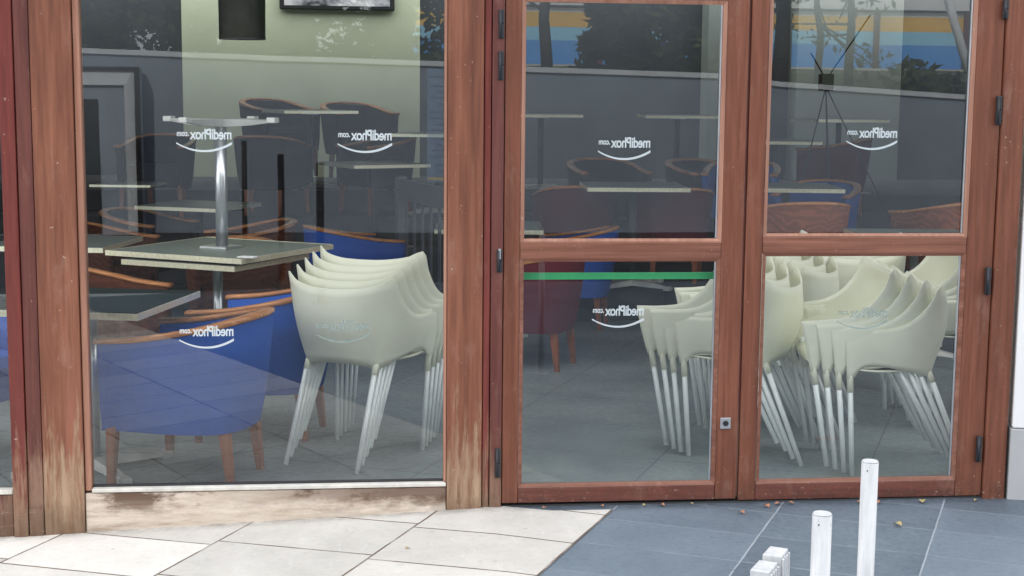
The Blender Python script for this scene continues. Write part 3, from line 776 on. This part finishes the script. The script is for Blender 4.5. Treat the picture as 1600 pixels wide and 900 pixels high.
# ------------------------------------------------------------------ tables
def make_table(top, far=False):
    t = empty('cafe_table', label='x', cat='table')
    tp = bx('tabletop', M[top], t, -.35, .35, -.35, .35, .705, .733, .004)
    bm = bmesh.new()
    for a in ((-.3565, .3565, -.3565, -.351), (-.3565, .3565, .351, .3565), (-.3565, -.351, -.3505, .3505), (.351, .3565, -.3505, .3505)): box(bm, *a, .703, .730)
    mesh_obj('edging', bm, M['edge'], tp)
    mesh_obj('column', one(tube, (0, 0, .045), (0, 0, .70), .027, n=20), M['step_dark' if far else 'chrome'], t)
    bx('bracket', M['chrome'], t, -.07, .07, -.07, .07, .694, .7035)
    bm = bmesh.new()
    for k in range(4):
        an = k*pi/2+pi/4; c, s = cos(an), sin(an)
        q = []
        for r, hw, z0, z1 in ((0.0, .032, .012, .055), (.18, .028, .012, .045), (.335, .022, .012, .026)):
            q.append([bm.verts.new((c*r-s*w, s*r+c*w, z)) for w, z in ((-hw, z0), (hw, z0), (hw*.7, z1), (-hw*.7, z1))])
        for a, b in ((0, 1), (1, 2)):
            for j in range(4): bm.faces.new((q[a][j], q[a][(j+1) % 4], q[b][(j+1) % 4], q[b][j]))
        bm.faces.new(q[2])
    bs = mesh_obj('cross_base', bm, M['caststeel'], t)
    for k in range(4):
        an = k*pi/2+pi/4; bm = bmesh.new(); box(bm, .30, .352, -.025, .025, 0, .03, .005)
        bmesh.ops.rotate(bm, verts=bm.verts, matrix=Matrix.Rotation(an, 3, 'Z')); mesh_obj('foot', bm, M['caststeel'], bs)
    return t
TP = {}
def table(top, x, y, z, deg, label, flip=None, s=1):
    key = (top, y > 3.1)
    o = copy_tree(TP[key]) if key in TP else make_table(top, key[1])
    TP.setdefault(key, o)
    o.location = (x, y, z); o.rotation_euler = (0 if not flip else pi, 0, radians(deg)); o['label'] = label; o['group'] = 'square cafe tables'
    o.scale = (s, s, s)
table('top_dark', -1.13, .72, 0, -14, 'dark topped table at the left behind the weathered board')
table('top_green', -.755, 2.40, 0, -30, 'grey green table carrying an upturned table')
table('top_green', -.735, 2.47, 1.476, 149, 'upturned table resting on another, its cross base in the air', True)
for ch in [c for o_ in col.objects if str(o_.get('label', '')).startswith('upturned table') for c in o_.children if c.name.startswith('cross_base')]: ch.rotation_euler.z = radians(42); ch.scale = (1/1.22, 1/1.22, 1); ch.parent.scale = (1.22, 1.22, 1)
table('top_green', -1.72, 3.25, 0, -10, 'grey green table cut by the left weathered board')
table('top_green', -1.25, 6.2, 0, -25, 'grey green table behind the upturned column')
table('top_green', -1.94, 7.2, .31, -8, 'small table edge in front of the grey cabinet reflection', None, .72)
table('top_green', .14, 7.1, .29, 25, 'pale table on the raised floor right of the upturned table')
table('top_green', -.45, 8.45, .72, 20, 'far table below the two chairs at the pale wall')
table('top_green', .72, 7.8, .53, -12, 'far table at the right edge of the left window')
table('top_green', .88, 4.3, 0, -5, 'table seen past the right edge of the left window')
table('top_green', 1.95, 4.75, .25, -4, 'table with a thin pale edge in front of the maroon pair')
table('top_green', 1.76, 8.6, .70, 0, 'far table at the left edge of the left door')
table('top_green', 3.10, 8.6, .70, -4, 'far table at the right of the left door')
table('top_green', 4.62, 8.3, .68, 5, 'far table lit below the black stand in the right door')
table('top_green', 3.70, 7.3, .50, -6, 'far table behind the maroon chair at the right door stile')
table('top_green', 3.05, 4.7, .25, -8, 'table with beaded edge in front of the blue chair in the right door')
table('top_green', 3.36, 3.0, .06, -6, 'table just above the middle rail of the right door')
table('top_dark', 2.40, 3.0, 0, 8, 'dark topped table behind the door stile stack below the green bar')

# ------------------------------------------------------------------ other furniture indoors
fp = empty('utility_cabinet', (-4.0, -14.05, -.26), label='grey cabinet with dark opening by the roadside wall, reflected at far left', cat='cabinet')
bx('body', M['panel_grey'], fp, -1.0, 1.18, -.25, -.02, 0, 2.178, .004)
bm = bmesh.new()
for a in ((1.120, 1.185, -.018, .03, 0, 2.185), (-1.0, 1.119, -.018, .03, 2.14, 2.185)): box(bm, *a)
mesh_obj('frame', bm, M['black'], fp)
bm = bmesh.new(); v = [bm.verts.new(p) for p in ((-1.0, -.014, 2.138), (1.118, -.014, 2.138), (.99, .03, 1.95), (-1.0, .03, 1.95))]; bm.faces.new(v)
v2 = [bm.verts.new(p) for p in ((1.118, -.013, 2.138), (1.118, -.013, .05), (.99, .028, .05), (.99, .028, 1.95))]; bm.faces.new(v2)
mesh_obj('bevel', bm, M['coping'], fp)
bx('opening', M['black'], fp, -.9, .65, -.018, -.012, 0.02, 1.77)
cd = mesh_obj('paper_card', one(box, -.045, .045, -.03, .03, 0, .006, .001), M['plaster_white']); cd.location = (-.56, 1.93, .7745); cd.rotation_euler.z = radians(-25)
tag(cd, 'small white card lying on the top of the upturned table pair', 'card')
tv = empty('wall_screen', (-.21, 10.25, 2.50), label='black framed wall screen high on the pale wall', cat='screen')
bx('casing', M['black'], tv, -.6, .6, -.05, .04, -.02, .7, .01)
def scr():
    m, nt, b = newmat('screen_picture')
    c = ramp(nt, noise(nt, coords(nt, (4, 4, 6)), 1.2, 2), [(.35, (.05, .05, .06)), (.5, (.5, .5, .52)), (.62, (.75, .74, .72))])
    L(nt, c, b.inputs['Base Color']); b.inputs['Roughness'].default_value = .2; return m
bx('display', scr(), tv, -.55, .55, -.056, -.052, .02, .66)
pl = empty('hanging_drum', (-1.0, 7.6, 2.08), label='dark drum shape hanging before the pale wall at the top', cat='lamp')  # plain dark drum for the dark shape at the window top
bm = bmesh.new(); tube(bm, (0, 0, 0), (0, 0, .55), .20, .205, 40, False)
sh = mesh_obj('drum_side', bm, M['shade'], pl); md = sh.modifiers.new('thick', 'SOLIDIFY'); md.thickness = .006
bm = bmesh.new(); tube(bm, (0, 0, -.012), (0, 0, -.001), .203, .203, 40); mesh_obj('drum_bottom', bm, M['panel_grey'], pl)
mesh_obj('rod', one(tube, (0, 0, .4), (0, 0, .62), .008, n=8), M['black'], pl)
bs = empty('rod_stand', (3.93, 6.6, .38), label='black stand of thin rods meeting at a hub, seen in the right door', cat='stand')
bx('hub', M['black'], bs, -.055, .055, -.05, .05, 1.29, 1.43, .01)
for a in ((-.34, -.15), (-.03, -.38), (.72, .0), (.2, .4)):
    mesh_obj('rod', one(tube, (0, 0, 1.32), (a[0], a[1], 0), .0062, n=8), M['black'], bs)
for a in ((.36, .0, 1.92), (-.14, 0, 1.60)): mesh_obj('rod', one(tube, (0, 0, 1.38), a, .0062, n=8), M['black'], bs)
br = empty('slatted_barrier', (.47, 3.85, 0), rz=math.atan2(-1.2, .34), label='dark slatted wooden barrier behind the cream stack', cat='barrier')
bx('top_rail', M['barrier_grey'], br, -.62, .62, -.03, .03, .90, 1.03, .004)
bx('bottom_rail', M['barrier_grey'], br, -.62, .62, -.025, .025, .10, .17, .004)
bx('post', M['barrier_grey'], br, -.69, -.624, -.035, .035, 0, 1.05, .004); bx('post', M['barrier_grey'], br, .624, .69, -.035, .035, 0, 1.05, .004)
for k in range(7): bx('slat', M['barrier_grey'], br, -.55+.17*k, -.505+.17*k, -.005, .005, .173, .897, .002)

# ------------------------------------------------------------------ street things
def bollard(x, y, h, label, r=.0175, group='thin white posts on the pavement', mat='white_paint'):
    t = empty('thin_post', (x, y, gz(x)), label=label, cat='post', group=group)
    bm = bmesh.new(); tube(bm, (0, 0, 0), (0, 0, h-.003), r, n=24); tube(bm, (0, 0, h-.003), (0, 0, h), r, r*.9, n=24)
    mesh_obj('tube', bm, M[mat], t)
    bm = bmesh.new(); tube(bm, (0, 0, 0), (0, 0, .008), r*2.4, n=24); mesh_obj('base_plate', bm, M[mat], t)
    bm = bmesh.new(); tube(bm, (-r*.6, -r*.85, h-.018), (-r*.6, -r*.75-.001, h-.018), .0014, n=8); mesh_obj('screw', bm, M['black'], t)
bollard(1.05, -2.72, .86, 'taller looking white post in front of the right door')
bollard(.83, -3.09, .86, 'white post left of the other in front of the right door', .0178)
for x, y, lb in ((-.293, -5.935, 'nearest'), (-.68, -7.6, 'middle'), (-1.291, -11.35, 'farthest')):
    bollard(x, y, 1.07-gz(x) if y > -7 else 1.07-gz(x), 'dark thin post reflected in the left window, %s of three' % lb, .03, 'dark posts along the kerb', 'step_dark')
wb = empty('ribbed_block', (.772, -2.975, 0), rz=radians(-30), label='pair of white ribbed uprights at the bottom edge', cat='post')
def ribbed(x0, x1, y0, y1, h):
    bm = bmesh.new(); box(bm, x0, x1, y0, y1, 0, h, .002)
    n = 4
    for k in range(n):
        w = (y1-y0)/n; box(bm, x1+.0002, x1+.0045, y0+w*k+.0025, y0+w*(k+1)-.0025, .05, h-.006, .0012)
    return bm
mesh_obj('upright', ribbed(-.018, .018, .004, .062, .744), M['white_paint'], wb); mesh_obj('upright', ribbed(-.022, .014, -.07, -.004, .735), M['white_paint'], wb)
mesh_obj('upright_foot', one(box, -.05, .05, -.09, .08, 0, .012, .003), M['white_paint'], wb)
bm = one(box, 0, .11, -.03, 0, -.002, .004, .001); o = mesh_obj('painted_strip', bm, M['redpaint']); o.location = (2.155, -.985, .0); o.rotation_euler.z = radians(-4)
tag(o, 'worn red painted strip on the slate paving at bottom right', 'marking')
def leaf(x, y, z, s, mat, label, grp):
    bm = bmesh.new(); n = 6; Lf, Rt, Md = [], [], []
    for k in range(n+1):
        u = k/n; w = sin(pi*u)**.8*.34; zz = .25*sin(pi*u)*random.uniform(.6, 1)
        Lf.append(bm.verts.new((u-.5, w, zz+.18*w))); Md.append(bm.verts.new((u-.5, 0, zz-.06))); Rt.append(bm.verts.new((u-.5, -w, zz+.22*w)))
    for k in range(n):
        bm.faces.new((Md[k], Md[k+1], Lf[k+1], Lf[k])); bm.faces.new((Rt[k], Rt[k+1], Md[k+1], Md[k]))
    bmesh.ops.remove_doubles(bm, verts=bm.verts, dist=.0001)
    o = mesh_obj('fallen_leaf', bm, mat); o.scale = (s, s, s); o.location = (x, y, z+.002); o.rotation_euler.z = random.uniform(0, 6.28)
    tag(o, label, 'leaf', grp)
for x, y, s in ((1.478, -.155, .032), (1.60, -.075, .035), (1.655, -.045, .028), (1.71, -.04, .026), (1.19, -.03, .026), (.72, -.035, .022), (.95, -.025, .02), (2.06, -.05, .03), (1.99, -.045, .025)):
    leaf(x, y, gz(x), s, M['leaf_a'], 'small dry orange leaf at the foot of the doors', 'dry leaves at the doors')
for x, y, s in ((2.245, -.055, .035), (1.12, -.028, .022), (1.31, -.02, .018), (2.47, -.05, .02), (2.66, -.16, .03)):
    leaf(x, y, gz(x), s, M['leaf_b'], 'small dry tan leaf at the foot of the doors or white wall', 'tan leaves at the doors')
leaf(2.03, -.36, 0, .04, M['leaf_b'], 'curled tan leaf lying alone on the slate paving', None)
leaf(.17, -.47, gz(.17), .02, M['leaf_b'], 'tiny yellowish leaf on the pale slabs', None)

# ------------------------------------------------------------------ light
w = bpy.data.worlds.new('World'); sc.world = w; w.use_nodes = True
nt = w.node_tree; bg = nt.nodes['Background']
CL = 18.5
EL, AZ = radians(36), radians(-18)          # sun behind the building: the shopfront stands in open shade
sky = nt.nodes.new('ShaderNodeTexSky'); sky.sky_type = 'NISHITA'; sky.sun_disc = False
sky.sun_elevation = EL; sky.sun_rotation = AZ; sky.dust_density = 1.5; sky.air_density = 1.0
# bright cloud layer added to the sky to lift light in the shaded front
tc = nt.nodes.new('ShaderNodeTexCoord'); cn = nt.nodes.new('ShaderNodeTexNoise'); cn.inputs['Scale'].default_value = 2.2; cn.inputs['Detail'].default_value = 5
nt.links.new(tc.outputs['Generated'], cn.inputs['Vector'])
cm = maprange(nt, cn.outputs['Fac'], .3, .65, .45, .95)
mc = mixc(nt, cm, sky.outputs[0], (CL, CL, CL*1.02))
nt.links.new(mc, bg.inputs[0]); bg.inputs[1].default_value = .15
sl = bpy.data.lights.new('sun', 'SUN'); sl.energy = 5.0; sl.angle = radians(.6); sl.color = (1, .95, .88)
so = bpy.data.objects.new('sun', sl); col.objects.link(so)
sd = Vector((sin(AZ)*cos(EL), cos(AZ)*cos(EL), sin(EL)))   # direction towards the sun
so.rotation_euler = sd.to_track_quat('Z', 'Y').to_euler()
sc.view_settings.view_transform = 'Standard'; sc.view_settings.look = 'None'; sc.view_settings.exposure = 0
cy = sc.cycles
cy.max_bounces = 10; cy.diffuse_bounces = 5; cy.glossy_bounces = 5; cy.transparent_max_bounces = 24
cy.use_denoising = True; cy.sample_clamp_indirect = 8
try: cy.denoiser = 'OPENIMAGEDENOISE'
except Exception: pass
